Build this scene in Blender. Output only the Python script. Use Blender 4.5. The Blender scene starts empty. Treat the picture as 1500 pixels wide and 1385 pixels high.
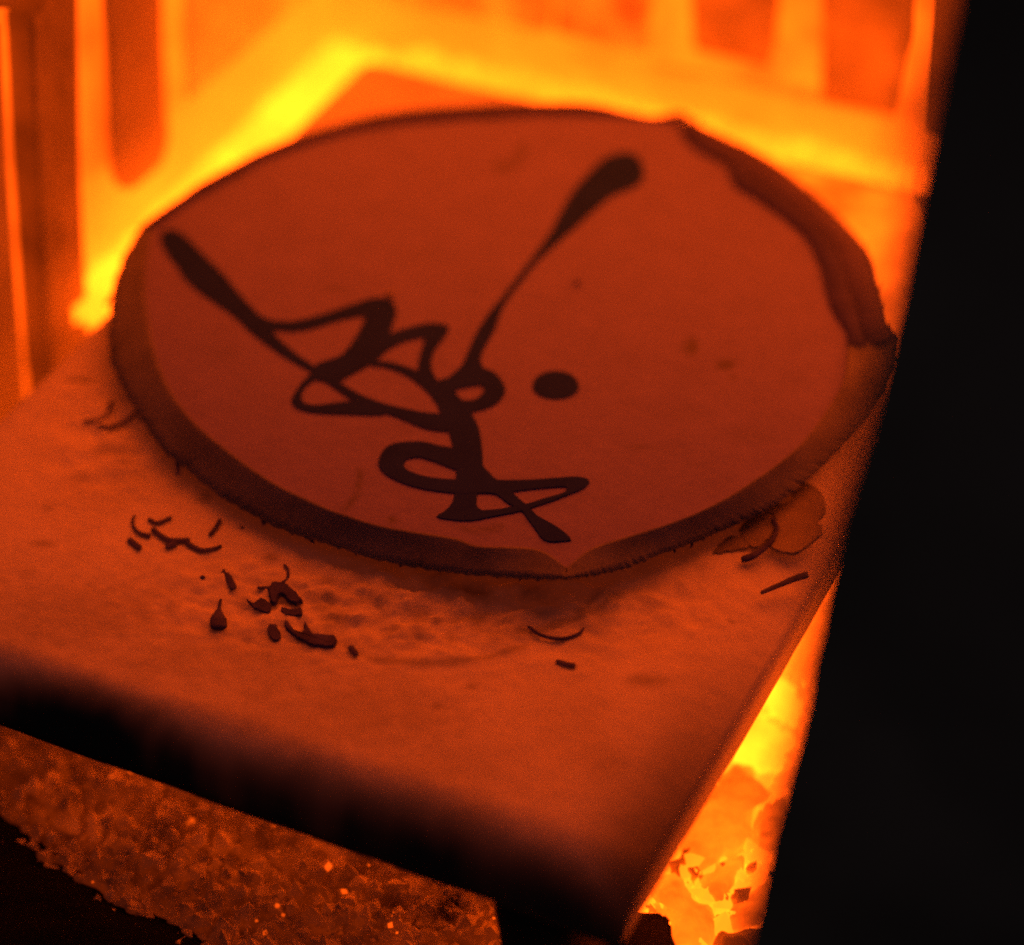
import bpy, bmesh, math, random
from mathutils import Vector, Matrix, noise
from mathutils.geometry import tessellate_polygon

random.seed(7)
scene = bpy.context.scene
C = scene.collection
U = 0.9 / 0.64                     # metres per working unit (camera stands 0.9 m from the shelf)

# ------------------------------------------------------------------ camera, world, exposure
ROWS = ((0.89872056, -0.26500088, 0.34939359),
        (0.43816859, 0.57463494, -0.69123294),
        (-0.01759643, 0.77431855, 0.6325513))
ROT = Matrix(ROWS)
FPX, CX, CY = 3934.96, 750.0, 692.5
CAM = Vector((0.2236119, -0.44238908, 0.40483283)) * U
cam_data = bpy.data.cameras.new('camera')
cam = bpy.data.objects.new('camera', cam_data)
C.objects.link(cam)
cam.matrix_world = Matrix.Translation(CAM) @ ROT.to_4x4()
cam_data.sensor_width = 36.0
cam_data.lens = FPX / 1500 * 36.0
cam_data.clip_start = 0.02
cam_data.clip_end = 50
cam_data.dof.use_dof = True
cam_data.dof.focus_distance = 0.605 * U
cam_data.dof.aperture_fstop = 3.0
cam_data.dof.aperture_blades = 0
scene.camera = cam

world = bpy.data.worlds.new('World')
scene.world = world
world.use_nodes = True
bg = world.node_tree.nodes['Background']
bg.inputs[0].default_value = (1.0, 0.9, 0.95, 1)   # the dim studio outside the kiln
bg.inputs[1].default_value = 0.008
scene.view_settings.view_transform = 'Standard'
scene.view_settings.look = 'None'
scene.view_settings.gamma = 1
scene.view_settings.exposure = 0.14
scene.view_settings.use_curve_mapping = False
scene.cycles.max_bounces = 8
scene.cycles.diffuse_bounces = 6
scene.cycles.filter_width = 2.2
scene.cycles.use_denoising = False            # the leftover fine noise stands for the slide film's grain
scene.cycles.use_adaptive_sampling = False

# heat of each glowing part of the kiln: linear multiples of the glow colour
GLOW = (1.0, 0.082, 0.0020)
HEAT = dict(ember=6.8, back_ember=4.8, right_ember=4.6, left_wall=1.7, back_wall=2.2, right_wall=2.5, glow_slab=2.5, roof=0.78,
            brick_dark=0.15, brick_cold=0.02, brick_warm=0.18, brick_mid=0.14, brick_hot=0.75, back_brick=0.38, back_low=0.8, chunk=2.2, chunk_hot=9.0,
            left_flue=2.5, back_flue=1.9, hidden_glow=15.0, clinker=0.05, lit_clinker=0.085, glint=0.9)

# ------------------------------------------------------------------ projection helpers
def ray(px, py):
    return ROT @ Vector((px - CX, -(py - CY), -FPX))

def at(px, py, z=0.0):
    v = ray(px, py); t = (z * U - CAM.z) / v.z
    return CAM + v * t

def atx(px, py, x):
    v = ray(px, py); t = (x * U - CAM.x) / v.x
    return CAM + v * t

def aty(px, py, y):
    v = ray(px, py); t = (y * U - CAM.y) / v.y
    return CAM + v * t

def cv(pts, ox, oy, s):
    return [(ox + x / s, oy + y / s) for x, y in pts]

def lerp(a, b, t):
    return tuple(p + (q - p) * t for p, q in zip(a, b))

def spline(pts, n, closed=False):
    """Catmull-Rom through the points, n samples evenly spread along the length"""
    P = [Vector((p[0], p[1])) for p in pts]
    m = len(P); dense = []
    segs = m if closed else m - 1
    for i in range(segs):
        if closed:
            p0, p1, p2, p3 = P[i - 1], P[i], P[(i + 1) % m], P[(i + 2) % m]
        else:
            p1, p2 = P[i], P[i + 1]
            p0 = P[i - 1] if i else p1 * 2 - p2
            p3 = P[i + 2] if i + 2 < m else p2 * 2 - p1
        for k in range(12):
            t = k / 12
            dense.append(0.5 * ((2 * p1) + (p2 - p0) * t + (2 * p0 - 5 * p1 + 4 * p2 - p3) * t * t + (3 * p1 - p0 - 3 * p2 + p3) * t ** 3))
    dense.append(P[0].copy() if closed else P[-1].copy())
    L = [0]
    for a, b in zip(dense, dense[1:]):
        L.append(L[-1] + (b - a).length)
    out = []; j = 0
    cnt = n if closed else n - 1
    for k in range(n):
        s = L[-1] * k / cnt
        while j < len(L) - 2 and L[j + 1] < s: j += 1
        d = L[j + 1] - L[j]
        out.append(dense[j].lerp(dense[j + 1], (s - L[j]) / d if d > 1e-9 else 0))
    return [(v.x, v.y) for v in out]

# ------------------------------------------------------------------ materials
def mat(name, col, rough=0.85, heat=0.0, var=0.25, scale=40, bump=0.0, bump_scale=120, heat_var=0.0, heat_scale=20,
        stain_shade=None, spec=0.25, bump_dist=0.004, nrough=0.6, edge_shade=False):
    m = bpy.data.materials.new(name); m.use_nodes = True
    nt = m.node_tree; N = nt.nodes; Lk = nt.links
    b = N['Principled BSDF']
    b.inputs['Roughness'].default_value = rough
    b.inputs['Specular IOR Level'].default_value = spec
    tc = N.new('ShaderNodeTexCoord')
    nz = N.new('ShaderNodeTexNoise'); nz.inputs['Scale'].default_value = scale; nz.inputs['Detail'].default_value = 6
    nz.inputs['Roughness'].default_value = nrough
    Lk.new(tc.outputs['Object'], nz.inputs['Vector'])
    mp = N.new('ShaderNodeMapRange'); mp.inputs[1].default_value = 0.3; mp.inputs[2].default_value = 0.7
    mp.inputs[3].default_value = 1 - var; mp.inputs[4].default_value = 1 + var
    Lk.new(nz.outputs['Fac'], mp.inputs[0])
    mx = N.new('ShaderNodeVectorMath'); mx.operation = 'SCALE'
    mx.inputs[0].default_value = col
    Lk.new(mp.outputs[0], mx.inputs['Scale'])
    src = mx.outputs[0]
    if stain_shade is not None:
        at_ = N.new('ShaderNodeAttribute'); at_.attribute_name = 'stain_shade'
        mix = N.new('ShaderNodeMix'); mix.data_type = 'RGBA'
        Lk.new(at_.outputs['Fac'], mix.inputs[0]); Lk.new(src, mix.inputs[6])
        mix.inputs[7].default_value = (*stain_shade, 1)
        src = mix.outputs[2]
    Lk.new(src, b.inputs['Base Color'])
    if heat > 0:
        b.inputs['Emission Color'].default_value = (*GLOW, 1)
        b.inputs['Emission Strength'].default_value = heat
        if heat_var:
            n2 = N.new('ShaderNodeTexNoise'); n2.inputs['Scale'].default_value = heat_scale; n2.inputs['Detail'].default_value = 4
            Lk.new(tc.outputs['Object'], n2.inputs['Vector'])
            m2 = N.new('ShaderNodeMapRange'); m2.inputs[1].default_value = 0.3; m2.inputs[2].default_value = 0.7
            m2.inputs[3].default_value = heat * (1 - heat_var); m2.inputs[4].default_value = heat * (1 + heat_var)
            Lk.new(n2.outputs['Fac'], m2.inputs[0]); Lk.new(m2.outputs[0], b.inputs['Emission Strength'])
    if edge_shade and heat > 0:                           # slab glow, faded out where painted edge shade and stains darken it
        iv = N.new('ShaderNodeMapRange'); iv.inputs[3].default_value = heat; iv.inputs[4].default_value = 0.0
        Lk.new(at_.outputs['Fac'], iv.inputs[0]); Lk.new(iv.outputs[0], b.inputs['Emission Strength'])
    if bump:
        n3 = N.new('ShaderNodeTexNoise'); n3.inputs['Scale'].default_value = bump_scale; n3.inputs['Detail'].default_value = 8
        Lk.new(tc.outputs['Object'], n3.inputs['Vector'])
        bp = N.new('ShaderNodeBump'); bp.inputs['Strength'].default_value = bump; bp.inputs['Distance'].default_value = bump_dist
        Lk.new(n3.outputs['Fac'], bp.inputs['Height']); Lk.new(bp.outputs[0], b.inputs['Normal'])
    return m

M = dict(
    left_flue=mat('flue_glow', (0.5, 0.48, 0.45), 0.95, HEAT['left_flue'], heat_var=0.35, heat_scale=14),
    back_flue=mat('flue_glow_rear', (0.5, 0.48, 0.45), 0.95, HEAT['back_flue'], heat_var=0.35, heat_scale=14),
    hidden_glow=mat('hidden_glow_bed', (0.4, 0.38, 0.36), 0.95, HEAT['hidden_glow'], heat_var=0.5, heat_scale=25),
    shelf=mat('kiln_wash', (0.66, 0.65, 0.74), 0.9, 0.06, edge_shade=True, var=0.13, scale=26, nrough=0.72, bump=0.25, bump_scale=160, stain_shade=(0.07, 0.068, 0.066), bump_dist=0.002),
    face=mat('red_hot_enamel', (0.186, 0.178, 0.72), 0.6, var=0.12, scale=70, nrough=0.8, bump=0.08, bump_scale=200, stain_shade=(0.07, 0.08, 0.075), spec=0.1),
    rim=mat('ground_coat', (0.175, 0.19, 0.34), 0.75, var=0.25, scale=60, bump=0.2, bump_scale=300, bump_dist=0.001, spec=0.1),
    lip=mat('thin_enamel', (0.074, 0.072, 0.42), 0.7, var=0.15, scale=60, spec=0.1),
    ink=mat('black_enamel', (0.014, 0.034, 0.38), 0.7, var=0.15, scale=60, spec=0.03),
    flake=mat('burnt_flake', (0.075, 0.075, 0.35), 0.8, var=0.3, scale=150, spec=0.1),
    wash=mat('wash_flake', (0.27, 0.26, 0.28), 0.9, var=0.2, scale=60, bump=0.2),
    door=mat('door_brick', (0.34, 0.28, 0.26), 0.95, var=0.4, scale=16, nrough=0.7, bump=0.5, bump_scale=60, spec=0.1),
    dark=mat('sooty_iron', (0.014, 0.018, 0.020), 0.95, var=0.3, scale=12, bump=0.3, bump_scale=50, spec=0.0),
    post=mat('dark_firebrick', (0.05, 0.046, 0.043), 0.95, var=0.3, scale=40, bump=0.4),
    floor=mat('clinker', (0.42, 0.39, 0.36), 0.95, HEAT['clinker'], heat_var=1.0, heat_scale=95, var=0.7, scale=45, bump=0.6, bump_scale=110),
    cinder=mat('cinder', (0.42, 0.39, 0.36), 0.95, HEAT['clinker'], heat_var=0.75, heat_scale=170, var=0.5, scale=60, bump=0.4),
    lit_cinder=mat('lit_cinder', (0.42, 0.39, 0.36), 0.95, HEAT['lit_clinker'], heat_var=1.0, heat_scale=32, var=0.7, scale=60, bump=0.4),  # cinder copy with stronger glow, painting in light that fades to the left
    glint=mat('glowing_chip', (0.4, 0.38, 0.36), 0.95, HEAT['glint'], heat_var=0.7, heat_scale=90),
    glow_slab=mat('glow_slab', (0.5, 0.48, 0.45), 0.95, HEAT['glow_slab'], heat_var=0.6, heat_scale=40, var=0.4, bump=0.4),
    ember=mat('glowing_embers', (0.5, 0.48, 0.45), 0.95, HEAT['ember'], heat_var=0.3, heat_scale=25),
    back_ember=mat('glowing_embers_rear', (0.5, 0.48, 0.45), 0.95, HEAT['back_ember'], heat_var=0.3, heat_scale=25),
    right_ember=mat('glowing_embers_side', (0.5, 0.48, 0.45), 0.95, HEAT['right_ember'], heat_var=0.3, heat_scale=30),
    left_wall=mat('hot_refractory', (0.5, 0.48, 0.45), 0.95, HEAT['left_wall'], heat_var=0.5, heat_scale=24),
    back_wall=mat('hot_refractory_rear', (0.5, 0.48, 0.45), 0.95, HEAT['back_wall'], heat_var=0.6, heat_scale=30),
    right_wall=mat('hot_refractory_side', (0.5, 0.48, 0.45), 0.95, HEAT['right_wall'], heat_var=0.2, heat_scale=12),
    roof=mat('hot_roof', (0.5, 0.48, 0.45), 0.95, HEAT['roof'], heat_var=0.15, heat_scale=8),
    brick_dark=mat('cool_firebrick', (0.16, 0.15, 0.14), 0.95, HEAT['brick_dark'], heat_var=0.6, heat_scale=24, var=0.5, bump=0.5),
    brick_cold=mat('sooted_firebrick', (0.09, 0.085, 0.08), 0.95, HEAT['brick_cold'], heat_var=0.4, heat_scale=18, bump=0.3),
    brick_warm=mat('dull_firebrick', (0.2, 0.19, 0.18), 0.95, HEAT['brick_warm'], heat_var=0.3, heat_scale=18, bump=0.3),
    brick_mid=mat('warm_firebrick', (0.24, 0.23, 0.21), 0.95, HEAT['brick_mid'], heat_var=0.3, heat_scale=18, bump=0.3),
    brick_hot=mat('hot_firebrick', (0.58, 0.55, 0.50), 0.95, HEAT['brick_hot'], heat_var=0.7, heat_scale=26, var=0.5, bump=0.5),
    back_brick=mat('rear_firebrick', (0.20, 0.19, 0.18), 0.95, HEAT['back_brick'], heat_var=0.7, heat_scale=34, var=0.5, bump=0.5),
    back_low=mat('rear_low_firebrick', (0.58, 0.55, 0.50), 0.95, HEAT['back_low'], heat_var=0.85, heat_scale=40, var=0.5, bump=0.5),
    border=mat('bare_ground_coat', (0.05, 0.052, 0.40), 0.75, var=0.25, scale=60, bump=0.2, bump_scale=300, bump_dist=0.001, spec=0.05),
    chunk_hot=mat('white_hot_slag', (0.30, 0.28, 0.26), 0.95, HEAT['chunk_hot'], heat_var=0.3, heat_scale=50, bump=0.3),
    chunk=mat('hot_slag', (0.30, 0.28, 0.26), 0.95, HEAT['chunk'], heat_var=0.55, heat_scale=70, bump=0.5),
)

# ------------------------------------------------------------------ object helpers
def link(name, me, m=None, parent=None, smooth=False):
    o = bpy.data.objects.new(name, me); C.objects.link(o)
    if m: me.materials.append(M[m] if isinstance(m, str) else m)
    if parent: o.parent = parent
    if smooth:
        for p in me.polygons: p.use_smooth = True
    return o

def obj(name, bm, m, parent=None, smooth=False):
    bmesh.ops.recalc_face_normals(bm, faces=bm.faces)
    me = bpy.data.meshes.new(name); bm.to_mesh(me); bm.free()
    return link(name, me, m, parent, smooth)

def raw(name, verts, faces, m, parent=None, smooth=False):
    me = bpy.data.meshes.new(name); me.from_pydata([tuple(v) for v in verts], [], faces); me.update()
    return link(name, me, m, parent, smooth)

def tag(o, label, cat, group=None):
    o['label'] = label; o['category'] = cat
    if group: o['group'] = group
    return o

def empty(name, loc, label, cat, group=None):
    o = bpy.data.objects.new(name, None); C.objects.link(o); o.location = loc; o.empty_display_size = 0.02
    return tag(o, label, cat, group)

def structure(o):
    o['kind'] = 'structure'; return o

def adopt(o, parent):
    """parent a world-space mesh without moving it"""
    o.parent = parent
    if o.data:
        o.data.transform(Matrix.Translation(-parent.location))
    return o

def box_bm(x0, x1, y0, y1, z0, z1, bev=0.0, seg=2):
    bm = bmesh.new(); bmesh.ops.create_cube(bm, size=1)
    for v in bm.verts:
        v.co = Vector(((x0 + x1) / 2 + v.co.x * (x1 - x0), (y0 + y1) / 2 + v.co.y * (y1 - y0), (z0 + z1) / 2 + v.co.z * (z1 - z0))) * U
    if bev: bmesh.ops.bevel(bm, geom=bm.edges[:], offset=bev * U, segments=seg, affect='EDGES', profile=0.5)
    return bm

def prism_bm(base, off, bev=0.0):
    """closed prism: 3-D polygon base, swept by the vector off"""
    bm = bmesh.new()
    a = [bm.verts.new(p) for p in base]; b = [bm.verts.new(p + off) for p in base]
    n = len(a)
    for i in range(n):
        bm.faces.new((a[i], a[(i + 1) % n], b[(i + 1) % n], b[i]))
    for t in tessellate_polygon([base]):
        bm.faces.new([a[i] for i in t]); bm.faces.new([b[i] for i in reversed(t)])
    if bev:
        bmesh.ops.recalc_face_normals(bm, faces=bm.faces)
        bmesh.ops.dissolve_limit(bm, angle_limit=0.01, verts=bm.verts, edges=bm.edges)
        bmesh.ops.bevel(bm, geom=[e for e in bm.edges if e.is_manifold and e.calc_face_angle(0) > 0.6], offset=bev * U, segments=2, affect='EDGES')
    return bm

def noisy(bm, amp, freq, seed=0.0):
    for v in bm.verts:
        v.co += Vector(noise.noise_vector(v.co * freq + Vector((seed, seed * 1.7, 0)))) * amp * U

# ------------------------------------------------------------------ the kiln chamber
FZ = -0.065                                     # floor level
LX, BY, RX = -0.155, 0.188, 0.125               # wall planes
ZT = 0.22
SX0, SX1, SY0, SY1, ST = -0.1247, 0.0776, -0.1093, 0.1571, 0.0178   # shelf

# floor: one clinker sheet with relief
bm = bmesh.new()
bmesh.ops.create_grid(bm, x_segments=150, y_segments=150, size=0.5)
for v in bm.verts:
    x = LX - 0.02 + (v.co.x + 0.5) * (RX - LX + 0.06); y = -0.13 + (v.co.y + 0.5) * (BY + 0.17)
    p = Vector((x, y, 0))
    h = noise.fractal(p * 60, 0.8, 2.2, 5) * 0.0035
    v.co = Vector((x, y, FZ + h)) * U
structure(obj('kiln_floor', bm, 'floor', smooth=True))

w = structure(obj('kiln_wall_left', box_bm(LX - 0.02, LX, -0.03, BY + 0.02, FZ - 0.01, ZT), 'left_wall'))
wb = structure(obj('kiln_wall_back', box_bm(LX + 0.0005, RX, BY, BY + 0.02, FZ - 0.01, ZT - 0.001), 'back_wall'))
structure(obj('kiln_wall_right', box_bm(RX, RX + 0.02, 0.08, BY + 0.02, FZ - 0.01, ZT), 'right_wall'))
structure(obj('kiln_roof', box_bm(LX - 0.02, RX + 0.02, 0.0, BY + 0.02, ZT + 0.001, ZT + 0.03), 'roof'))

structure(obj('kiln_flue', box_bm(LX + 0.0008, LX + 0.004, 0.045, BY - 0.0008, FZ + 0.001, 0.007), 'left_flue'))
structure(obj('kiln_flue', box_bm(LX + 0.0045, RX - 0.0005, BY - 0.0035, BY - 0.0005, FZ + 0.001, 0.001), 'back_flue'))

# firebricks standing proud of the left wall, hot joints between them
def left_brick(px, m, x=LX + 0.007, bev=0.0012, seed=0.0):
    base = [atx(a, b, x) for a, b in px]
    bm = prism_bm(base, Vector((-(x - LX) * U + 0.0008, 0, 0)), bev)
    o = obj('brick', bm, m, smooth=False); o.parent = w
    return o
left_brick([(46, 26), (80, -20), (116, -60), (117, 0), (121, 250), (130, 420), (150, 700), (96, 760), (70, 520), (54, 220)], 'brick_dark', LX + 0.009)

def worn_brick(lft, rgt, m, proj, depth, parent, n=26, seed=0.0):
    """brick whose foot is burnt back towards the wall: rows from top to foot; depth(t) is how far it stands proud"""
    K = 9; V = []; F = []
    for r_ in range(n + 1):
        t = r_ / n
        a = lerp_line(lft, t); b = lerp_line(rgt, t)
        V.append(proj(*a, 0.0006))
        for k in range(K + 1):
            u = k / K; edge = min(u, 1 - u)
            d = depth(t) * min(1.0, 0.8 + edge * 3.2)
            p = proj(*lerp(a, b, u), max(0.0007, d))
            V.append(p + Vector((noise.noise(p * 50 + Vector((seed, 0, 0))), noise.noise(p * 50 + Vector((0, seed, 3))), 0)) * 0.0009 * U)
        V.append(proj(*b, 0.0006))
    W = K + 3
    for r_ in range(n):
        for k in range(W - 1):
            q = r_ * W + k; F.append((q, q + 1, q + W + 1, q + W))
    o = raw('brick', V, F, m, smooth=True); o.parent = parent
    return o
def lerp_line(pts, t):
    x = t * (len(pts) - 1); i = min(int(x), len(pts) - 2)
    return lerp(pts[i], pts[i + 1], x - i)
LW = lambda px, py, d: atx(px, py, LX + d)
BW = lambda px, py, d: aty(px, py, BY - d)
foot = lambda d, t0: (lambda t: d * (1 - max(0.0, (t - t0) / (1 - t0)) ** 1.3))
worn_brick([(152, -90), (153, 60), (158, 190), (163, 300), (158, 425)], [(237, -90), (239, 40), (242, 150), (247, 240), (250, 345)], 'brick_mid', LW, foot(0.0055, 0.55), w, seed=1)
worn_brick([(268, -90), (269, 0), (270, 90), (274, 210), (282, 318)], [(464, -90), (463, -40), (462, 0), (460, 60), (456, 140)], 'brick_hot', LW, foot(0.004, 0.35), w, seed=2)
left_brick([(-120, -60), (50, -130), (70, -25), (22, 14), (-120, 10)], 'brick_dark', LX + 0.010)
left_brick([(-120, 30), (4, 30), (14, 250), (38, 560), (52, 760), (-120, 760)], 'brick_mid')

def back_brick(px, m, y=BY - 0.006, bev=0.0012):
    base = [aty(a, b, y) for a, b in px]
    o = obj('brick', prism_bm(base, Vector((0, (BY - y) * U - 0.0008, 0)), bev), m); o.parent = wb
    return o
worn_brick([(1012, -90), (1012, -40), (1013, 0), (1014, 50), (1018, 74)], [(1144, -90), (1144, -40), (1142, 10), (1138, 55), (1126, 98)], 'back_brick', BW, foot(0.009, 0.6), wb, seed=3)
worn_brick([(1207, -90), (1206, -20), (1205, 50), (1203, 110), (1200, 168)], [(1352, -90), (1347, -20), (1340, 50), (1328, 120), (1312, 182)], 'back_brick', BW, foot(0.009, 0.45), wb, seed=4)
back_brick([(815, -90), (948, -90), (945, 86), (900, 72), (810, 52)], 'back_low')
back_brick([(610, -90), (800, -90), (800, 50), (700, 30), (606, 12)], 'back_low')
back_brick([(1378, -90), (1470, -90), (1430, 220), (1362, 200)], 'back_brick', BY - 0.012)
worn_brick([(480, -30), (480, 0), (482, 22)], [(640, 10), (640, 40), (640, 86)], 'back_low', BW, foot(0.0035, 0.0), wb, seed=11)
worn_brick([(642, 28), (642, 52), (642, 90)], [(810, 66), (810, 92), (810, 132)], 'back_low', BW, foot(0.0035, 0.0), wb, seed=12)
worn_brick([(812, 70), (812, 96), (812, 136)], [(950, 100), (950, 128), (950, 172)], 'back_low', BW, foot(0.0035, 0.0), wb, seed=13)
worn_brick([(952, 92), (952, 126), (952, 172)], [(1080, 112), (1080, 156), (1080, 204)], 'back_low', BW, foot(0.0035, 0.0), wb, seed=14)
worn_brick([(1082, 112), (1082, 158), (1082, 204)], [(1200, 128), (1200, 178), (1200, 232)], 'back_low', BW, foot(0.0035, 0.0), wb, seed=15)
worn_brick([(1202, 176), (1202, 198), (1202, 234)], [(1360, 200), (1360, 222), (1360, 262)], 'back_low', BW, foot(0.0035, 0.0), wb, seed=16)

# ember beds in the channels round the shelf (uncountable cinders)
def bed(name, x0, x1, y0, y1, z, m, n, seed, r=(0.0015, 0.004)):
    rnd = random.Random(seed); V = []; F = []
    for _ in range(n):
        c = Vector((rnd.uniform(x0, x1), rnd.uniform(y0, y1), z + rnd.uniform(-0.001, 0.004))); s = r[0] + (r[1] - r[0]) * rnd.random() ** 2.2
        i = len(V)
        rr = Matrix.Rotation(rnd.uniform(0, 6.3), 3, Vector((rnd.random(), rnd.random(), rnd.random() + .1)).normalized())
        for d in ((1, 0, 0), (-1, 0, 0), (0, 1, 0), (0, -1, 0), (0, 0, 1), (0, 0, -1)):
            V.append((c + rr @ Vector(d) * s * rnd.uniform(.6, 1.2)) * U)
        F += [(i + a, i + b, i + c_) for a, b, c_ in ((0, 2, 4), (2, 1, 4), (1, 3, 4), (3, 0, 4), (2, 0, 5), (1, 2, 5), (3, 1, 5), (0, 3, 5))]
    o = raw(name, V, F, m); o['kind'] = 'stuff'
    return o
bed('glowing_embers', LX + 0.001, SX0 - 0.005, 0.03, BY - 0.005, FZ + 0.046, 'ember', 2200, 1, (0.0012, 0.0032))
bed('glowing_embers', SX0 - 0.002, SX1 + 0.03, SY1 + 0.004, BY - 0.004, FZ + 0.049, 'back_ember', 2400, 2, (0.0012, 0.0032))
bed('glowing_embers', 0.040, RX - 0.012, -0.085, SY1, FZ + 0.002, 'right_ember', 4200, 3, (0.0024, 0.0048))
bed('hidden_glow_bed', -0.07, SX1 - 0.03, -0.066, -0.01, FZ + 0.001, 'hidden_glow', 1700, 5, (0.001, 0.003))  # unseen glowing bed added under the shelf to light the front rubble
bed('clinker_rubble', LX, -0.05, -0.13, -0.03, FZ + 0.001, 'cinder', 3000, 4, (0.0003, 0.0032))
bed('clinker_rubble', -0.085, SX1 + 0.03, -0.098, -0.04, FZ + 0.0015, 'lit_cinder', 3800, 6, (0.0003, 0.0036))
bed('clinker_rubble', -0.06, SX1 + 0.03, -0.125, -0.09, FZ + 0.001, 'cinder', 2200, 7, (0.0003, 0.0036))
bed('glowing_chips', -0.07, SX1 - 0.02, -0.112, -0.06, FZ + 0.003, 'glint', 60, 8, (0.0003, 0.0014))

rnd = random.Random(12)
bm = bmesh.new()
for _ in range(800):
    c_ = Vector((rnd.uniform(LX, SX1), rnd.uniform(-0.128, -0.03), FZ + rnd.uniform(0, 0.002))) * U
    r0 = rnd.uniform(0.0012, 0.0042) * U * rnd.uniform(.5, 1)
    g = bmesh.ops.create_icosphere(bm, subdivisions=2, radius=r0)
    for v in g['verts']:
        v.co *= 1 + 0.45 * noise.noise(v.co / r0 * 1.3 + c_ * 300); v.co.z *= 0.65; v.co += c_
lump = obj('clinker_lumps', bm, 'cinder'); lump['kind'] = 'stuff'

# dark sill of the kiln mouth, lower left
bm = bmesh.new()
NA, NB = 90, 26
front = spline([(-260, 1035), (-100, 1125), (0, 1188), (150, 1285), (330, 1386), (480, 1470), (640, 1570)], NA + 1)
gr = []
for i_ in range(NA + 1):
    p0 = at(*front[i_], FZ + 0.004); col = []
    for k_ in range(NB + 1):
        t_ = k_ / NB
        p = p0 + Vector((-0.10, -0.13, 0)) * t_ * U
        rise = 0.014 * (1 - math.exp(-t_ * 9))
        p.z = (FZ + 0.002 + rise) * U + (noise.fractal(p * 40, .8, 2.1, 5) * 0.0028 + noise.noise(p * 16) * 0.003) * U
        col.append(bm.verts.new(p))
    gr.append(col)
for i_ in range(NA):
    for k_ in range(NB):
        bm.faces.new((gr[i_][k_], gr[i_ + 1][k_], gr[i_ + 1][k_ + 1], gr[i_][k_ + 1]))
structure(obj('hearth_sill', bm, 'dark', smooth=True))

# ------------------------------------------------------------------ kiln shelf
def soft(d, r):                                     # 0 at the middle of a stain, 1 outside
    t = max(0.0, min(1.0, d / r)); return t * t * (3 - 2 * t)

def pix(p):                                         # world point -> photograph pixel (only used to place stains and painted shade)
    q = ROT.transposed() @ (p - CAM)
    return CX + FPX * q.x / -q.z, CY - FPX * q.y / -q.z

def seg_d(p, a, b):
    ax, ay = a; bx, by = b; px, py = p
    dx, dy = bx - ax, by - ay
    t = max(0, min(1, ((px - ax) * dx + (py - ay) * dy) / (dx * dx + dy * dy + 1e-9)))
    return math.hypot(px - ax - t * dx, py - ay - t * dy)

SPOTS = [(500, 1045, 260, 80, .30), (110, 905, 190, 75, .34), (330, 970, 260, 70, .26), (640, 1120, 200, 60, .2), (950, 998, 38, 12, .45), (378, 1020, 45, 18, .35), (640, 1035, 10, 8, .5), (690, 1006, 12, 8, .5), (655, 1038, 8, 6, .5), (300, 728, 18, 12, .5), (170, 660, 45, 14, .35),  # leading broad patches: uneven wash plus light falloff painted in colour; rest are stains
         (185, 680, 20, 12, .3), (115, 700, 22, 10, .3), (70, 745, 10, 6, .4), (60, 797, 24, 8, .4), (118, 557, 34, 5, .6), (235, 937, 3, 6, .7), (412, 967, 8, 5, .5), (575, 925, 20, 14, .4),
         (690, 905, 30, 9, .4), (620, 895, 22, 8, .35), (640, 910, 12, 8, .45), (745, 912, 26, 7, .35), (1070, 911, 5, 4, .6), (860, 897, 30, 6, .5), (610, 930, 20, 26, .3), (660, 935, 12, 18, .3),
         (400, 815, 14, 7, .5), (540, 880, 40, 10, .25), (480, 850, 26, 8, .3), (360, 880, 30, 14, .25), (470, 1010, 60, 16, .18), (800, 900, 40, 8, .3), (890, 870, 30, 8, .3)]
ARCS = [[(505, 945), (540, 963), (600, 972), (660, 972), (720, 962), (770, 945)], [(760, 925), (800, 920), (850, 905), (890, 880)], [(880, 868), (860, 890), (852, 905)]]
NX, NY = 210, 270
verts = []; faces = []; stain_shade = []
top_idx = {}
HF = 0.0150
RR, HR = 0.022, 0.0065
def shelf_z(x, y):
    RF = 0.008 + 0.006 * (x - SX0) / (SX1 - SX0); d = (y - SY0) / RF; e = (SX1 - x) / RR; z = 0.0
    if d < 1: z -= HF * (1 - math.sqrt(max(0, 1 - (1 - d) ** 2)))
    if e < 1: z -= HR * (1 - e) ** 2
    g = (SY1 - y) / 0.006
    if g < 1: z -= 0.003 * (1 - math.sqrt(max(0, 1 - (1 - g) ** 2)))
    g = (x - SX0) / 0.006
    if g < 1: z -= 0.003 * (1 - math.sqrt(max(0, 1 - (1 - g) ** 2)))
    return max(z, -ST + 0.001)
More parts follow.
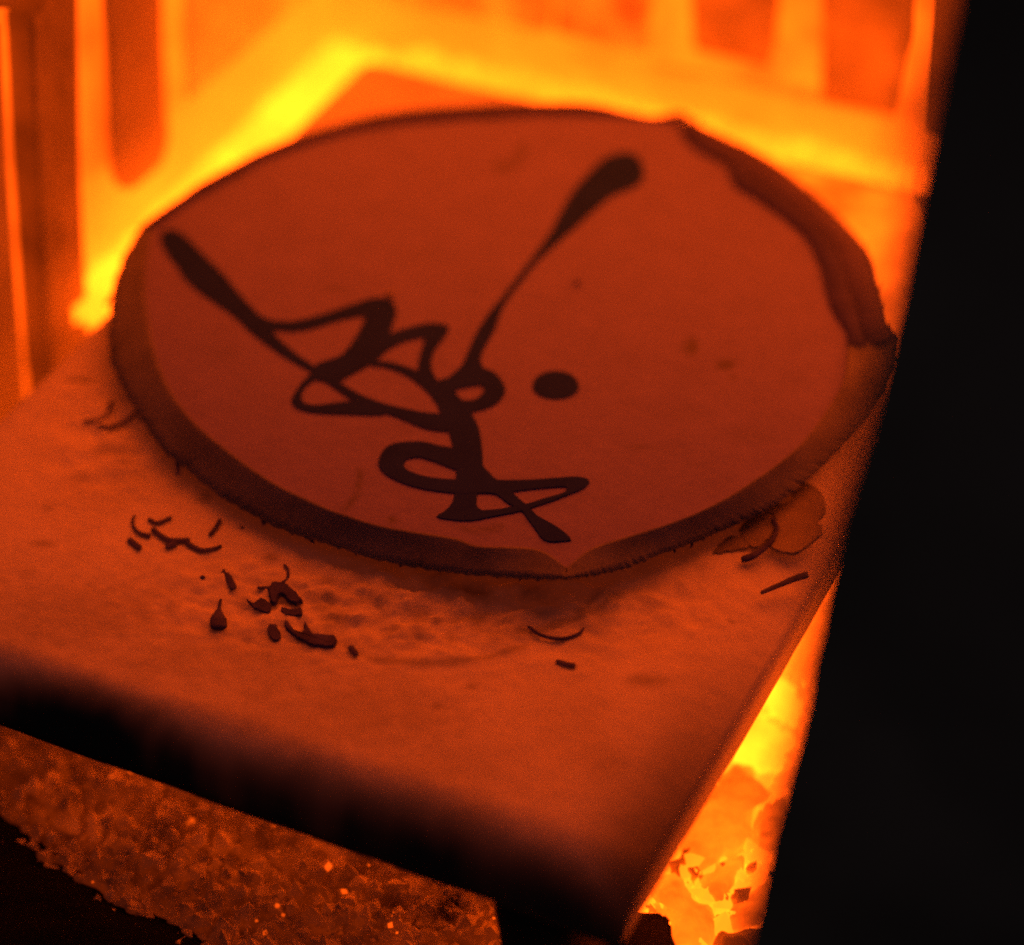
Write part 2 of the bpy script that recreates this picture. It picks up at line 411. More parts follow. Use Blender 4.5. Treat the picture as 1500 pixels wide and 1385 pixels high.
for j in range(NY + 1):
    for i in range(NX + 1):
        x = SX0 + (SX1 - SX0) * i / NX
        ty = j / NY; ty = ty * ty * 0.35 + ty * 0.65            # finer rows at the front
        y = SY0 + (SY1 - SY0) * ty
        p = Vector((x, y, 0)); z = shelf_z(x, y)
        q = pix(Vector((x, y, z)) * U)
        crust = math.exp(-((q[0] - 620) / 330) ** 2 - ((q[1] - 880) / 75) ** 2) + 0.5 * math.exp(-((q[0] - 170) / 90) ** 2 - ((q[1] - 640) / 90) ** 2)
        h = noise.fractal(p * 45, 0.9, 2.1, 4) * 0.00022 + crust * (noise.fractal(p * 150, 0.7, 2.1, 5) * 0.0024)
        verts.append(Vector((x, y, z + h)) * U)
        s = 0.0
        for (ax, ay, rx, ry, a) in SPOTS:
            dd = math.hypot((q[0] - ax) / rx, (q[1] - ay) / ry) * 0.75 + 0.3 * noise.noise(p * 300)
            s = max(s, a * (1 - soft(dd, 1.0)))
        for arc in ARCS:
            dd = min(seg_d(q, a, b) for a, b in zip(arc, arc[1:])) + 5 * noise.noise(p * 220)
            s = max(s, 0.42 * (1 - soft(dd, 10)))
        s = max(s, crust * 0.6 * max(0, noise.fractal(p * 110, 0.8, 2.1, 4)))
        s = max(s, 0.26 * max(0, noise.fractal(p * 22 + Vector((4, 2, 0)), 0.8, 2.1, 4)))
        # shade painted into the colour: the slab darkens towards its front and right edges
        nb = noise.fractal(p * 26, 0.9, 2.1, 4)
        edge_shade = 1 - soft((y - SY0) + 0.004 * nb, 0.005 + 0.008 * (x - SX0) / (SX1 - SX0))
        edge_shade = max(edge_shade, 0.85 * (1 - soft((SX1 - x) + 0.002 * nb, 0.020)) * (1 - soft((y - SY0), 0.10)))
        s = max(s, edge_shade)
        stain_shade.append(min(1, s))
for j in range(NY):
    for i in range(NX):
        a = j * (NX + 1) + i; faces.append((a, a + 1, a + NX + 2, a + NX + 1))
# skirts and underside; the front skirt takes the painted shade in full
border = [i for i in range(NX + 1)] + [j * (NX + 1) + NX for j in range(1, NY + 1)] + [NY * (NX + 1) + i for i in range(NX - 1, -1, -1)] + [j * (NX + 1) for j in range(NY - 1, 0, -1)]
low = []
for b in border:
    v = verts[b]; low.append(len(verts)); verts.append(Vector((v.x, v.y, (-ST + 0.0006 * noise.noise(v * 60)) * U))); stain_shade.append(1.0 if v.y < (SY0 + 0.002) * U else 0.6)
n = len(border)
for k in range(n):
    k2 = (k + 1) % n; faces.append((border[k], low[k], low[k2], border[k2]))
c = len(verts); verts.append(Vector(((SX0 + SX1) / 2, (SY0 + SY1) / 2, -ST)) * U); stain_shade.append(0)
for k in range(n): faces.append((low[k], c, low[(k + 1) % n]))
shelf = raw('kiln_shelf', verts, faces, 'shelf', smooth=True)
at_ = shelf.data.attributes.new('stain_shade', 'FLOAT', 'POINT'); at_.data.foreach_set('value', stain_shade)
tag(shelf, 'thick ceramic kiln shelf with a rounded dark front edge carrying the plate', 'kiln shelf')

# post under the shelf's front corner
a = at(690, 1318, -ST); b = at(905, 1318, -ST)
bm = box_bm(a.x / U, SX1 - 0.010, SY0 + 0.0015, SY0 + 0.036, FZ + 0.0, -ST - 0.0008, 0.007, 4)
mx_ = (a.x + SX1 * U) / 2
for v in bm.verts:
    t_ = max(0.0, min(1.0, (-ST * U - v.co.z) / (0.045 * U)))
    v.co.x = mx_ + (v.co.x - mx_) * (1 - 0.35 * t_)
noisy(bm, 0.0012, 40)
tag(obj('shelf_post', bm, 'post', smooth=True), 'dark stubby firebrick post under the front corner of the kiln shelf', 'kiln post')

# ------------------------------------------------------------------ the enamel plate
H = 0.0108
A_o, A_i = (204, 337), (226, 334)
B_o, B_i = (828, 847.5), (830, 834)
C_o, C_i = (1004, 170), (996, 178)
D_o, D_i = (1320, 498), (1243, 508)
AB_o = [A_o, (198, 349), (180, 382), (168, 420), (162, 462), (163, 527), (180, 567), (200, 603), (240, 660), (277, 690), (317, 723), (367, 753), (423, 780), (500, 804), (550, 820), (617, 833), (700, 843), (783, 848), B_o]
AB_i = [A_i, (218, 362), (213, 417), (217, 462), (227, 517), (247, 567), (283, 617), (333, 660), (400, 707), (467, 740), (500, 753), (550, 769), (600, 779), (667, 790), (700, 801), (767, 804), (800, 812), B_i]
BD_o = [B_o, (867, 843), (923, 830), (967, 812), (1000, 801), (1080, 767), (1117, 750), (1153, 727), (1200, 687), (1240, 647), (1280, 603), (1310, 550), D_o]
BD_i = [B_i, (853, 814), (877, 801), (933, 783), (1000, 760), (1050, 737), (1100, 707), (1167, 657), (1213, 600), (1237, 557), D_i]
DC_o = [D_o, (1302, 474), (1297, 458), (1283, 402), (1273, 373), (1230, 323), (1167, 267), (1117, 230), (1050, 197), (1020, 182), C_o]
DC_m = [(1272, 510), (1260, 476), (1255, 449), (1247, 433), (1233, 393), (1213, 353), (1167, 307), (1127, 277), (1073, 240), (1030, 205), (1003, 180)]
DC_i = [D_i, (1240, 487), (1223, 463), (1213, 440), (1203, 396), (1199, 385), (1180, 350), (1143, 317), (1110, 294), (1077, 273), (1063, 243), (1033, 227), (1004, 206), C_i]
CA_o = [C_o, (993, 167), (950, 172), (867, 154), (800, 152), (733, 154), (633, 160), (567, 168), (500, 183), (400, 215), (300, 267), (267, 290), (227, 318), A_o]
CA_i = [C_i, (985, 178), (950, 172), (867, 168), (800, 167), (733, 170), (633, 177), (567, 183), (500, 196), (400, 228), (345, 257), (300, 282), (267, 302), (240, 322), A_i]
NS = 90
plate = empty('enamel_plate', at(730, 500, 0.0), 'domed dull red enamel plate with ragged turned-down edges and a black line drawing', 'plate')

# face: rings from the middle out to the inner line
inner = []
for s in (AB_i, BD_i, DC_i, CA_i):
    inner += spline(s, NS)[:-1]
NI = len(inner); RN = 46; ctr = (720, 500)
SP2 = [(1013, 508, 16, 20, .7), (1063, 535, 20, 12, .7), (768, 217, 10, 9, .45), (1075, 553, 12, 8, .4), (492, 424, 34, 7, .30), (575, 762, 13, 9, .6), (885, 245, 8, 4, .3), (946, 288, 9, 6, .35), (620, 372, 40, 14, .15), (1110, 640, 60, 20, .10), (935, 655, 34, 6, .25), (1020, 680, 30, 8, .15), (330, 520, 40, 16, .12), (350, 262, 12, 8, .5), (712, 172, 18, 8, .7), (700, 400, 60, 20, .08), (1000, 610, 60, 20, .08)]
AR2 = [([(768, 213), (758, 235), (740, 248), (725, 240)], 10, .6), ([(528, 690), (525, 717), (515, 733), (500, 746)], 7, .7), ([(676, 774), (700, 778), (734, 772)], 8, .5)]
V = [at(*ctr, H)]; st = [0.0]; F = []
for r in range(1, RN + 1):
    t = r / RN
    for (x, y) in inner:
        qx, qy = ctr[0] + (x - ctr[0]) * t, ctr[1] + (y - ctr[1]) * t
        V.append(at(qx, qy, H)); s = 0.0
        for (ax, ay, rx, ry, a) in SP2:
            s = max(s, min(1, a * 1.3) * (1 - soft(math.hypot((qx - ax) / rx, (qy - ay) / ry), 1.1)))
        for arc, wd, a in AR2:
            s = max(s, a * (1 - soft(min(seg_d((qx, qy), p, q) for p, q in zip(arc, arc[1:])), wd)))
        st.append(s)
for k in range(NI): F.append((0, 1 + k, 1 + (k + 1) % NI))
for r in range(RN - 1):
    for k in range(NI):
        a = 1 + r * NI + k; b = 1 + r * NI + (k + 1) % NI; F.append((a, a + NI, b + NI, b))
fo = raw('plate_face', V, F, 'face', smooth=True)
a_ = fo.data.attributes.new('stain_shade', 'FLOAT', 'POINT'); a_.data.foreach_set('value', st)
adopt(fo, plate)

def strip(name, rows, m, thick=0.0011, ragged=0.0, seed=0):
    """rows: list of (pixel line, z per sample or number)"""
    n = len(rows[0][0]); V = []; F = []
    for ri, (line, zf) in enumerate(rows):
        for k, (x, y) in enumerate(line):
            z = zf(k / (n - 1)) if callable(zf) else zf
            p = at(x, y, z)
            if ragged and ri == len(rows) - 1:
                g = noise.noise(Vector((k * 0.42 + seed, seed, 0))) * 0.6 + noise.noise(Vector((k * 1.7, seed + 5, 0))) * 0.8
                p += (p - at(*rows[-2][0][k], z)).normalized() * g * ragged * U
            V.append(p)
    for r in range(len(rows) - 1):
        for k in range(n - 1):
            a = r * n + k; F.append((a, a + 1, a + n + 1, a + n))
    o = raw(name, V, F, m, smooth=True)
    adopt(o, plate)
    sm = o.modifiers.new('thickness', 'SOLIDIFY'); sm.thickness = thick * U; sm.offset = 0 
    return o

NR = 260
def rows(i, o, drop, m=None):
    li, lo = spline(i, NR), spline(o, NR)
    out = []
    for t, zt in ((0, 0.0), (0.06, 0.04), (0.25, 0.27), (0.5, 0.52), (0.75, 0.78), (1.0, 1.0)):
        out.append(([lerp(a, b, t) for a, b in zip(li, lo)], (lambda zt: (lambda s: H - drop(s) * zt))(zt)))
    return out
strip('turned_edge', rows(AB_i, AB_o, lambda s: 0.0070 * max(0, math.sin(math.pi * s)) ** 0.55), 'rim', ragged=0.0010, seed=1)
strip('turned_edge', rows(BD_i, BD_o, lambda s: 0.0070 * max(0, math.sin(math.pi * min(1, s * 0.86))) ** 0.6), 'rim', ragged=0.0010, seed=9)
li, lm, lo = spline(DC_i, NR), spline(DC_m, NR), spline(DC_o, NR)
dr = lambda s: 0.0042 * (1 - s) ** 4 + 0.0030 * max(0.0, math.sin(math.pi * s)) ** 0.7
strip('bare_border', [(li, H + 0.0002), ([lerp(a, b, .5) for a, b in zip(li, lm)], lambda s: H + 0.0003 - 0.0004 * (1 - s) ** 8), (lm, lambda s: H + 0.0002 - 0.0018 * (1 - s) ** 6)], 'border')
strip('turned_edge', [(lm, lambda s: H - 0.0020 * (1 - s) ** 6), ([lerp(a, b, .5) for a, b in zip(lm, lo)], lambda s: H - dr(s) * .35), (lo, lambda s: H - dr(s))], 'lip', ragged=0.0009, seed=17)
li, lo = spline(CA_i, NR), spline(CA_o, NR)
strip('bare_border', [(li, H + 0.0003), ([lerp(a, b, .5) for a, b in zip(li, lo)], lambda s: H + 0.0003), (lo, lambda s: H - 0.0004)], 'border', ragged=0.0002, seed=23)

# burrs on the torn edge
def tube_px(name, line, z, w, m, flat=0.25, zs=None, tip=1.0, nseg=None, seed=0):
    """a bent sliver lying along the pixel line: rounded strip with thickness"""
    n = nseg or max(8, len(line) * 5)
    ln = spline(line, n) if len(line) > 2 else [lerp(line[0], line[1], k / (n - 1)) for k in range(n)]
    V = []; F = []; K = 8
    for k, (x, y) in enumerate(ln):
        t = k / (n - 1)
        a = Vector(ln[max(0, k - 1)]); b = Vector(ln[min(n - 1, k + 1)]); d = (b - a).normalized(); nn = Vector((-d.y, d.x))
        ww = (w(t) if callable(w) else w) * min(1.0, 0.72 + 5 * min(t, 1 - t)) * (1 + 0.12 * noise.noise(Vector((t * 9, seed * 3.1, 1))))
        zz = zs(t) if zs else 0.0
        L0 = at(x + nn.x * ww / 2, y + nn.y * ww / 2, z); R0 = at(x - nn.x * ww / 2, y - nn.y * ww / 2, z)
        half = (L0 - R0).length / 2; mid = (L0 + R0) / 2; side = (L0 - R0).normalized()
        hh = half * flat
        for q in range(K):
            an = 2 * math.pi * q / K
            V.append(mid + side * half * math.cos(an) + Vector((0, 0, 1)) * (hh * (1 + math.sin(an)) + zz * U))
    for k in range(n - 1):
        for q in range(K):
            a = k * K + q; b = k * K + (q + 1) % K; F.append((a, b, b + K, a + K))
    F.append(tuple(range(K))[::-1]); F.append(tuple((n - 1) * K + q for q in range(K)))
    return raw(name, V, F, m, smooth=True)

rb = random.Random(5)
def burrs(outline, zf, count, s0=0.03, s1=0.97):
    ln = spline(outline, 400)
    for _ in range(count):
        u = rb.uniform(s0, s1); k = int(u * 399); k = max(2, min(396, k))
        x, y = ln[k]; d = Vector(ln[k + 2]) - Vector(ln[k - 2]); d.normalize(); out = Vector((-d.y, d.x))
        if out.dot(Vector((x - ctr[0], y - ctr[1]))) < 0: out = -out
        L_ = rb.choice((3, 4, 6, 9, 14)) * rb.uniform(.8, 1.2); sk = rb.uniform(-10, 10)
        a_ = Vector((x, y)) - out * 4 - d * 2; m_ = Vector((x, y)) + out * L_ * .35 + d * sk * .5; e_ = Vector((x, y)) + out * L_ * .6 + d * sk
        adopt(tube_px('burr', [tuple(a_), tuple(m_), tuple(e_)], zf(u) - 0.0006, (lambda w_: (lambda t: w_ * (1.25 - t)))(rb.uniform(4, 8)), 'border', nseg=6), plate)
dAB = lambda u: H - 0.0070 * max(0, math.sin(math.pi * u)) ** 0.55
dBD = lambda u: H - 0.0070 * max(0, math.sin(math.pi * min(1, u * 0.86))) ** 0.6
burrs(AB_o, dAB, 15); burrs(BD_o, dBD, 9); burrs(DC_o, lambda u: H - dr(u), 13); burrs(CA_o, lambda u: H - 0.0004, 3, 0.1, 0.35)
for ln, wd, z in [([(257, 664), (260, 680), (261, 697)], 6, dAB(.36)), ([(170, 424), (162, 436), (154, 448)], 5, dAB(.12))]:
    adopt(tube_px('burr', ln, z - 0.001, wd, 'border'), plate)

# feet that carry the plate clear of the shelf
for fx, fy in ((470, 430), (930, 330), (800, 690)):
    p = at(fx, fy, H); bm = bmesh.new()
    bmesh.ops.create_cone(bm, cap_ends=True, segments=14, radius1=0.006 * U, radius2=0.004 * U, depth=(H - 0.0020) * U)
    for v in bm.verts: v.co += Vector((p.x, p.y, (H - 0.0020) * U / 2 + 0.0006))
    adopt(obj('foot', bm, 'rim', smooth=False), plate)

# the drawing: thick trailed enamel lines
def blob(name, px, z, h, m, n=110, parent=None, wob=0.0):
    ln = spline(px, n, True)
    base = [at(x, y, z) for x, y in ln]
    cxy = sum(base, Vector()) / n
    bm = bmesh.new()
    a = [bm.verts.new(p) for p in base]
    # bevelled top: pull each ring point inwards along its own normal
    b = []
    for k in range(n):
        d = base[(k + 1) % n] - base[k - 1]; nn = Vector((-d.y, d.x, 0)).normalized()
        b.append((base[k], nn))
    area = sum(base[k].x * base[(k + 1) % n].y - base[(k + 1) % n].x * base[k].y for k in range(n))
    sg = 1 if area > 0 else -1
    ins = [p + nn * sg * h * U * 0.35 + Vector((0, 0, h * U)) for p, nn in b]
    t = [bm.verts.new(p) for p in ins]
    for k in range(n):
        k2 = (k + 1) % n; bm.faces.new((a[k], a[k2], t[k2], t[k]))
    for tri in tessellate_polygon([base]):
        try: bm.faces.new([t[i] for i in tri])
        except ValueError: pass
        try: bm.faces.new([a[i] for i in reversed(tri)])
        except ValueError: pass
    o = obj(name, bm, m)
    if parent: adopt(o, parent)
    return o

Z2 = lambda p: cv(p, 220, 320, 3.947)
Z3 = lambda p: cv(p, 420, 420, 4.412)
Z4 = lambda p: cv(p, 520, 600, 3.947)
C2 = lambda p: cv(p, 500, 0, 3)
C5 = lambda p: cv(p, 500, 460, 3)
STROKES = [
    Z2([(60, 130), (110, 230), (170, 300), (195, 350), (310, 450), (480, 570), (600, 680), (780, 810), (930, 892), (980, 900), (950, 858), (830, 770), (720, 670), (630, 560), (520, 440), (430, 330), (320, 220), (200, 100), (120, 64), (72, 82)]),
    Z2([(620, 560), (700, 590), (830, 595), (1000, 555), (1150, 505), (1280, 468), (1370, 465), (1400, 520), (1330, 590), (1240, 570), (1080, 600), (950, 640), (830, 660), (720, 655), (700, 690), (600, 640)]),
    Z3([(480, 100), (540, 80), (600, 72), (660, 85), (700, 120), (710, 170), (690, 240), (668, 300), (655, 360), (620, 430), (590, 470), (540, 510), (430, 570), (345, 620), (320, 632), (240, 615), (180, 600), (160, 575), (165, 545), (190, 505), (250, 480), (340, 450), (400, 390), (450, 320), (490, 240), (503, 205), (480, 160)]),
    Z3([(600, 330), (660, 308), (740, 280), (850, 250), (950, 238), (1030, 250), (1050, 275), (1020, 330), (960, 410), (935, 490), (945, 550), (980, 610), (1020, 640), (1000, 700), (900, 640), (850, 545), (860, 450), (880, 380), (885, 340), (830, 345), (740, 370), (650, 420), (590, 470), (540, 480)]),
    Z3([(560, 480), (600, 485), (660, 487), (760, 515), (850, 548), (960, 600), (1030, 700), (1080, 760), (1090, 850), (1005, 830), (970, 770), (920, 700), (830, 620), (740, 565), (640, 530), (545, 512)]),
    Z3([(165, 560), (100, 620), (50, 690), (30, 740), (50, 780), (110, 810), (200, 825), (320, 830), (450, 835), (560, 838), (640, 825), (600, 750), (430, 742), (300, 755), (190, 768), (120, 755), (97, 720), (110, 670), (150, 630), (210, 590)]),
    Z3([(190, 605), (250, 625), (330, 680), (430, 742), (560, 800), (640, 825), (760, 870), (880, 920), (970, 938), (1060, 935), (1060, 830), (1000, 825), (900, 815), (740, 785), (640, 760), (500, 710), (400, 655), (345, 620), (300, 560), (180, 560)]),
    [(690, 604), (700, 623), (705, 646), (707, 668), (709, 685), (723, 701), (713, 716), (700, 724), (699, 742), (706, 750), (697, 763), (672, 764), (644, 760), (640, 756), (652, 749), (662, 737), (666, 722), (668, 701), (667, 684), (663, 656), (658, 636), (654, 624), (648, 608), (638, 583), (642, 560), (656, 556), (667, 574), (676, 585), (688, 592)],
    C2([(1250, 672), (1300, 688), (1328, 740), (1320, 798), (1270, 833), (1190, 865), (1120, 920), (1030, 1000), (940, 1080), (860, 1155), (790, 1240), (715, 1345)]) + C5([(670, 80), (630, 150), (612, 200), (625, 245), (600, 280), (520, 300), (450, 302), (500, 257), (528, 228), (555, 170), (590, 90), (640, 10)]) + C2([(720, 1290), (780, 1210), (850, 1120), (920, 1020), (960, 940), (1020, 840), (1080, 770), (1150, 702), (1200, 680)]),
    C5([(440, 310), (500, 257), (530, 235), (620, 238), (680, 265), (715, 310), (718, 350), (690, 390), (650, 415), (590, 432), (540, 430), (500, 380), (540, 381), (580, 380), (612, 360), (627, 335), (610, 318), (560, 325), (495, 340), (480, 360), (440, 345)]),
    Z4([(590, 240), (480, 210), (400, 190), (300, 190), (210, 205), (155, 250), (135, 320), (170, 375), (250, 420), (350, 455), (450, 475), (580, 490), (640, 490), (640, 408), (580, 408), (470, 400), (370, 380), (300, 350), (285, 325), (300, 295), (370, 283), (440, 300), (530, 335), (600, 350)]),
    Z4([(600, 490), (700, 490), (780, 490), (900, 482), (1000, 470), (1100, 460), (1210, 453), (1225, 468), (1190, 490), (1100, 515), (1000, 547), (880, 570), (830, 580), (700, 590), (640, 600), (640, 645), (700, 645), (750, 635), (850, 615), (950, 595), (1060, 562), (1150, 532), (1250, 492), (1320, 462), (1355, 425), (1340, 403), (1270, 392), (1150, 400), (1000, 410), (820, 412), (600, 408)]),
    Z4([(740, 340), (800, 395), (880, 440), (930, 500), (1010, 570), (1060, 620), (1150, 670), (1220, 720), (1250, 755), (1230, 765), (1130, 770), (1080, 750), (1050, 710), (1000, 640), (960, 590), (880, 545), (820, 500), (740, 470)]),
]
for i, px in enumerate(STROKES):
    blob('painted_line', px, H + 0.00005, 0.00018 + 0.000014 * i, 'ink', 220, plate)
dot = [(814 + 34 * math.cos(a) * (1 + .03 * math.sin(3 * a)), 565 + 21.5 * math.sin(a) * (1 + .03 * math.cos(2 * a))) for a in [k * math.pi / 8 for k in range(16)]]
blob('painted_dot', dot, H + 0.00005, 0.0002, 'ink', 64, plate)

# specks lying on the plate
def pebble(name, px, py, z, r, m, label, cat, group=None, sq=0.7):
    bm = bmesh.new(); bmesh.ops.create_icosphere(bm, subdivisions=2, radius=1)
    p = at(px, py, z); rr = r * 0.64 / FPX * U
    for v in bm.verts:
        v.co = v.co * (1 + 0.25 * noise.noise(v.co * 1.8 + Vector((px, py, 0)))); v.co.z *= sq
        v.co = v.co * rr + p + Vector((0, 0, rr * sq * .85))
    return tag(obj(name, bm, m, smooth=True), label, cat, group)
pebble('enamel_crumb', 571, 434, H + 0.0004, 6, 'wash', 'tiny brown crumb on top of the drawing\'s zigzag peak', 'crumb')
pebble('enamel_crumb', 846, 416, H, 5, 'flake', 'tiny dark speck on the plate between the long stroke and the dot', 'crumb')

# ------------------------------------------------------------------ crumbs and slivers on the shelf
Z5 = lambda p: cv(p, 120, 560, 3.4625)
SL = 'enamel_sliver'; G = 'burnt slivers and flakes scattered on the shelf'
def sliver(line, w, label, z=0.0003, **k):
    o = tube_px(SL, line, z, w, 'flake', seed=len(bpy.data.objects), **k)
    return tag(o, label, 'sliver', G)
def flake(px, label, h=0.0006, m='flake', name='enamel_flake', cat='flake', g=G):
    ln = spline(px, 64, True)
    ln = [(x + 2.2 * noise.noise(Vector((x * .16, y * .16, 3))), y + 2.2 * noise.noise(Vector((x * .16, y * .16, 8)))) for x, y in ln]
    o = blob(name, ln, 0.0002, h, m, 64)
    return tag(o, label, cat, g)
sliver(Z5([(270, 675), (258, 702), (263, 735), (292, 768), (350, 786)]), lambda t: 4 + 3.5 * t, 'thin dark hook-shaped curl, leftmost of the curls below the plate')
sliver(Z5([(335, 695), (385, 717), (457, 688)]), 6, 'short smile-shaped dark curl just right of the leftmost hook curl')
sliver(Z5([(355, 745), (400, 782), (455, 808), (550, 806)]), 8, 'longest dark bent sliver of the upper left cluster, under the smile-shaped curl')
sliver(Z5([(425, 840), (450, 832), (480, 822)]), 9, 'stubby dark crumb tucked under the longest bent sliver')
sliver(Z5([(528, 818), (600, 855), (665, 850), (710, 833)]), lambda t: 8.5 - 3 * t, 'dark boat-shaped sliver at the right end of the upper left cluster')
sliver(Z5([(235, 798), (300, 850)]), 9, 'short straight dark stick below the leftmost hook curl')
sliver(Z5([(703, 698), (682, 738), (648, 782)]), 7, 'short upright dark splinter above the boat-shaped sliver')
sliver(Z5([(718, 955), (745, 1000), (772, 1055)]), 11, 'broad dark stick between the two clusters of slivers')
sliver(Z5([(705, 1102), (696, 1150), (693, 1200), (694, 1262)]), lambda t: 5 + 20 * max(0, min(1, (t - .3) * 2.5)), 'dark drop-shaped crumb with a thin tail pointing up', flat=0.3)
sliver(Z5([(1025, 925), (1045, 958), (1040, 1000), (1005, 1028)]), 4.5, 'fine dark curl rising above the biggest black chunk')
flake(Z5([(950, 1040), (1010, 1025), (1060, 1050), (1122, 1112), (1112, 1130), (1060, 1130), (1010, 1088), (988, 1132), (955, 1125)]), 'biggest black arched chunk in the lower cluster', 0.0011)
flake(Z5([(835, 1108), (870, 1125), (910, 1100), (962, 1138), (940, 1177), (870, 1150)]), 'black pointed flake left of the arched chunk')
flake(Z5([(1010, 1148), (1060, 1158), (1110, 1148), (1117, 1185), (1060, 1192), (1028, 1188)]), 'small dark oblong flake right under the arched chunk')
flake(Z5([(938, 1242), (985, 1235), (1012, 1300), (965, 1318)]), 'small dark square flake left of the lowest long sliver')
flake(Z5([(1028, 1220), (1050, 1225), (1085, 1268), (1125, 1275), (1122, 1238), (1145, 1230), (1175, 1282), (1225, 1288), (1292, 1300), (1272, 1352), (1180, 1345), (1080, 1300), (1032, 1252)]), 'lowest long black sliver with a stub on its back', 0.0009)
sliver(Z5([(888, 1046), (955, 1046)]), 5, 'thin short dark stick touching the arched chunk from the left')
pebble('enamel_crumb', 297, 848, 0, 4, 'flake', 'round dark speck between the boat-shaped sliver and the drop-shaped crumb', 'crumb')
pebble('enamel_crumb', 354.5, 774, 0, 3, 'flake', 'tiny dark speck right of the upright splinter near the plate', 'crumb')
sliver([(201, 604), (184, 618), (162, 627), (143, 624)], 6, 'fine dark hair-like curl touching the left side of the plate')
sliver([(122, 618), (145, 616), (158, 607), (163, 590)], lambda t: 5.0 + 8 * max(0, (t - .85) * 6), 'fine dark wire with a knob end left of the plate')
sliver([(512, 948), (518, 955), (523, 962)], 9, 'tiny dark stub alone right of the lowest long sliver')
sliver([(814, 970), (828, 974), (843, 977)], 8, 'small dark stick near the middle of the shelf front')
sliver([(773, 919), (792, 932), (822, 938), (848, 930), (855, 921)], 5, 'thin dark smile-shaped curl in front of the bottom corner of the plate', flat=0.6)
sliver([(1086, 823), (1104, 818), (1127, 800), (1138, 779), (1130, 764)], lambda t: 10 - 4 * t, 'dark hook-shaped curl on the right by the flat dull flakes', flat=0.6, zs=lambda t: 0.0008 * t)
sliver([(1114, 870), (1140, 859), (1162, 850), (1184, 843)], lambda t: 6 + 5 * t, 'brown straight splinter at the right edge of the shelf')
C6 = lambda p: cv(p, 1000, 460, 3)
PG = 'dull flat flakes by the right edge'
flake(C6([(540, 750), (590, 770), (625, 812), (632, 870), (600, 925), (622, 965), (560, 1020), (490, 1060), (400, 1040), (375, 1005), (405, 950), (400, 890), (350, 880), (390, 845), (470, 830), (485, 770)]), 'largest ragged dull flake beside the right side of the plate', 0.0006, 'wash', 'wash_flake', 'flake', PG)
flake(C6([(250, 940), (300, 895), (350, 885), (400, 905), (405, 950), (370, 1000), (310, 1035), (262, 985)]), 'middle dull flake framed by the hook-shaped curl', 0.0005, 'wash', 'wash_flake', 'flake', PG)
flake(C6([(130, 1055), (195, 985), (250, 980), (300, 1010), (270, 1035), (200, 1050)]), 'smallest dull flake, nearest the bottom corner of the plate', 0.0004, 'wash', 'wash_flake', 'flake', PG)

# added glowing slab, stands in for bright light on the shelf's far right
pts = [(1080, 226), (1180, 246), (1280, 270), (1345, 284), (1372, 350), (1385, 470), (1372, 560), (1330, 590), (1290, 520), (1240, 420), (1150, 310)]
ln = spline(pts, 60, True)
ln = [(x + 6 * noise.noise(Vector((x * .05, y * .05, 3))), y + 6 * noise.noise(Vector((x * .05, y * .05, 8)))) for x, y in ln]
bm = prism_bm([at(x, y, 0.0042) for x, y in ln], Vector((0, 0, -0.0036 * U)), 0.0005)
tag(obj('added_glow_slab', bm, 'glow_slab'), 'added glowing slab standing in for the bright far right of the shelf', 'slab')

# ------------------------------------------------------------------ slag in the channel right of the shelf
Z1 = lambda p: cv(p, 900, 680, 1.964)
SG = 'glowing slag pieces in the right channel'
def slag(px, z, h, label, m='chunk'):
    ln = spline(px, 56, True); n = len(ln); R = 9
    ln = [(x + 6 * noise.noise(Vector((x * .07, y * .07, z * 99))), y + 6 * noise.noise(Vector((x * .07, y * .07, 7)))) for x, y in ln]
    cx, cy = sum(p[0] for p in ln) / n, sum(p[1] for p in ln) / n
    V = [at(cx, cy, z)]; F = []
    for k in range(1, R + 1):
        t = k / R
        for x, y in ln:
            V.append(at(cx + (x - cx) * t, cy + (y - cy) * t, z - 0.0045 * t ** 4))
    for v in V:
        v.z += (noise.noise(v * 42) * 0.0022 + abs(noise.fractal(v * 90, .8, 2.1, 4)) * 0.0020) * U
    nb = len(V)
    for x, y in ln:
        p = at(x, y, z); V.append(Vector((p.x, p.y, p.z - h * U)))
    for k in range(n): F.append((0, 1 + k, 1 + (k + 1) % n))
    for q in range(R):
        for k in range(n):
            a = 1 + q * n + k; b = 1 + q * n + (k + 1) % n
            F.append((a, a + n, b + n, b))
    return tag(raw('slag_chunk', V, F, m), label, 'slag', SG)
fz = FZ + 0.009
slag(Z1([(315, 880), (390, 880), (465, 960), (400, 1000), (400, 1090), (330, 1130), (230, 1200), (190, 1060), (250, 960)]), fz, 0.006, 'large smooth glowing slab in the middle of the right channel')
slag(Z1([(400, 725), (520, 790), (505, 860), (470, 900), (340, 850)]), fz, 0.006, 'glowing wedge of slag above the large slab', 'chunk_hot')
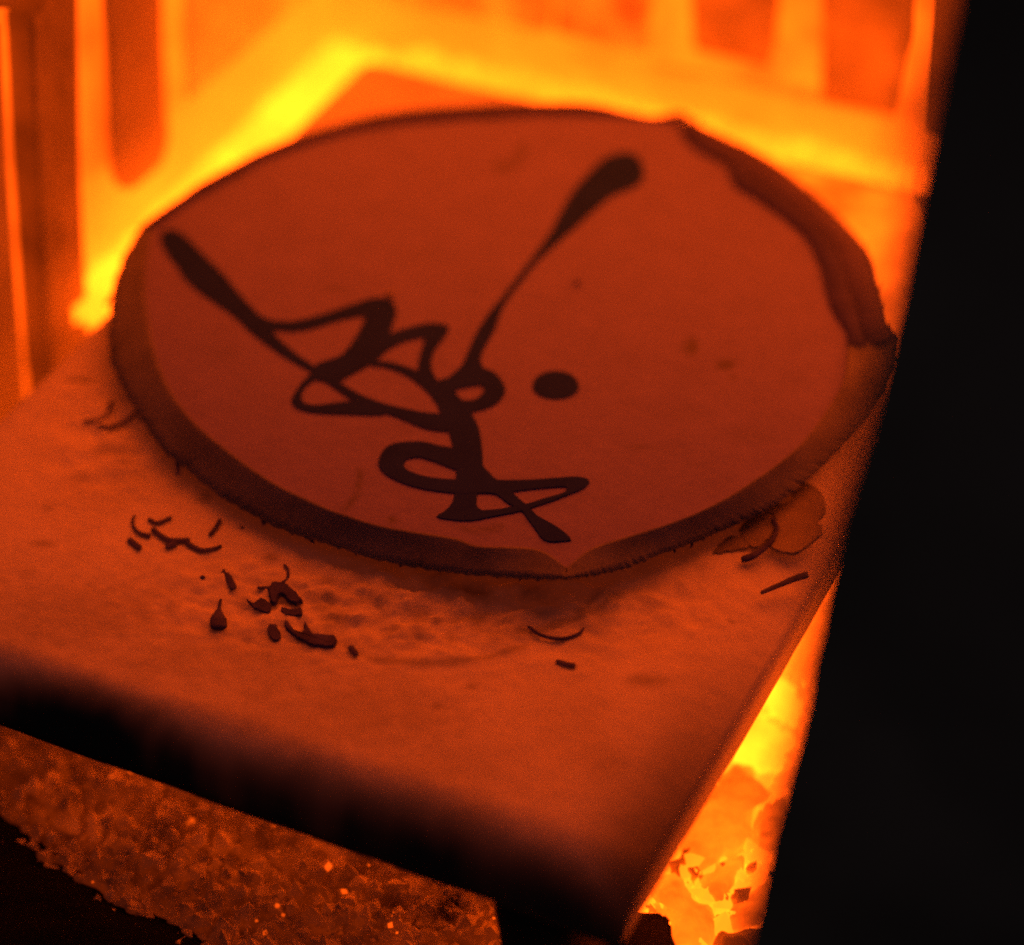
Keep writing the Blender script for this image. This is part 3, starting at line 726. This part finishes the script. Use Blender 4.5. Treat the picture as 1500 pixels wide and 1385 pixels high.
slag(Z1([(440, 610), (560, 640), (530, 770), (420, 700), (390, 690)]), fz, 0.006, 'brightest small slag piece high in the right channel', 'chunk_hot')
slag(Z1([(420, 1000), (500, 960), (490, 1060), (430, 1100), (405, 1060)]), fz + 0.002, 0.006, 'narrow slag sliver against the dark door')
slag(Z1([(340, 1140), (370, 1150), (315, 1250), (290, 1270), (240, 1230), (250, 1195)]), fz + 0.001, 0.006, 'pointed slag piece under the large slab')
slag(Z1([(330, 1270), (400, 1225), (450, 1200), (450, 1290), (400, 1340), (310, 1350)]), fz, 0.006, 'lowest blocky slag piece beside the door')
slag(Z1([(90, 1230), (170, 1180), (230, 1240), (290, 1290), (280, 1400), (160, 1400), (150, 1300)]), fz + 0.001, 0.006, 'broad dull slag slab behind the dark lump')
slag(Z1([(290, 1360), (340, 1345), (420, 1335), (420, 1420), (300, 1430)]), fz + 0.003, 0.006, 'dim slag crust at the very bottom of the right channel', 'brick_mid')
pts = Z1([(35, 1300), (70, 1285), (135, 1283), (165, 1310), (165, 1350), (180, 1400), (120, 1440), (40, 1430), (15, 1360)])
base = [at(x, y, fz + 0.008) for x, y in pts]
bm = prism_bm(base, Vector((0, 0, -0.016 * U)), 0.001); noisy(bm, 0.001, 60)
tag(obj('brick_fragment', bm, 'post'), 'dark broken brick lump on the floor beside the shelf post', 'brick')

# ------------------------------------------------------------------ the dark kiln door in the near right foreground
DY = -0.165
edge = [(1404, -60), (1396, 0), (1368, 160), (1340, 320), (1312, 480), (1282, 620), (1248, 745), (1226, 850), (1206, 960), (1190, 1060), (1164, 1170), (1150, 1230), (1136, 1310), (1120, 1392), (1108, 1460)]
line = spline(edge, 60)
base = [aty(x - 36 + 3 * noise.noise(Vector((y * .02, 1, 0))), y, DY) for x, y in line] + [aty(1800, 1460, DY), aty(1800, -60, DY)]
bm = prism_bm(base, Vector((0, 0.028 * U, 0)), 0.0)
tag(obj('kiln_door', bm, 'door'), 'black out-of-focus kiln door slab leaning along the right side', 'kiln door')
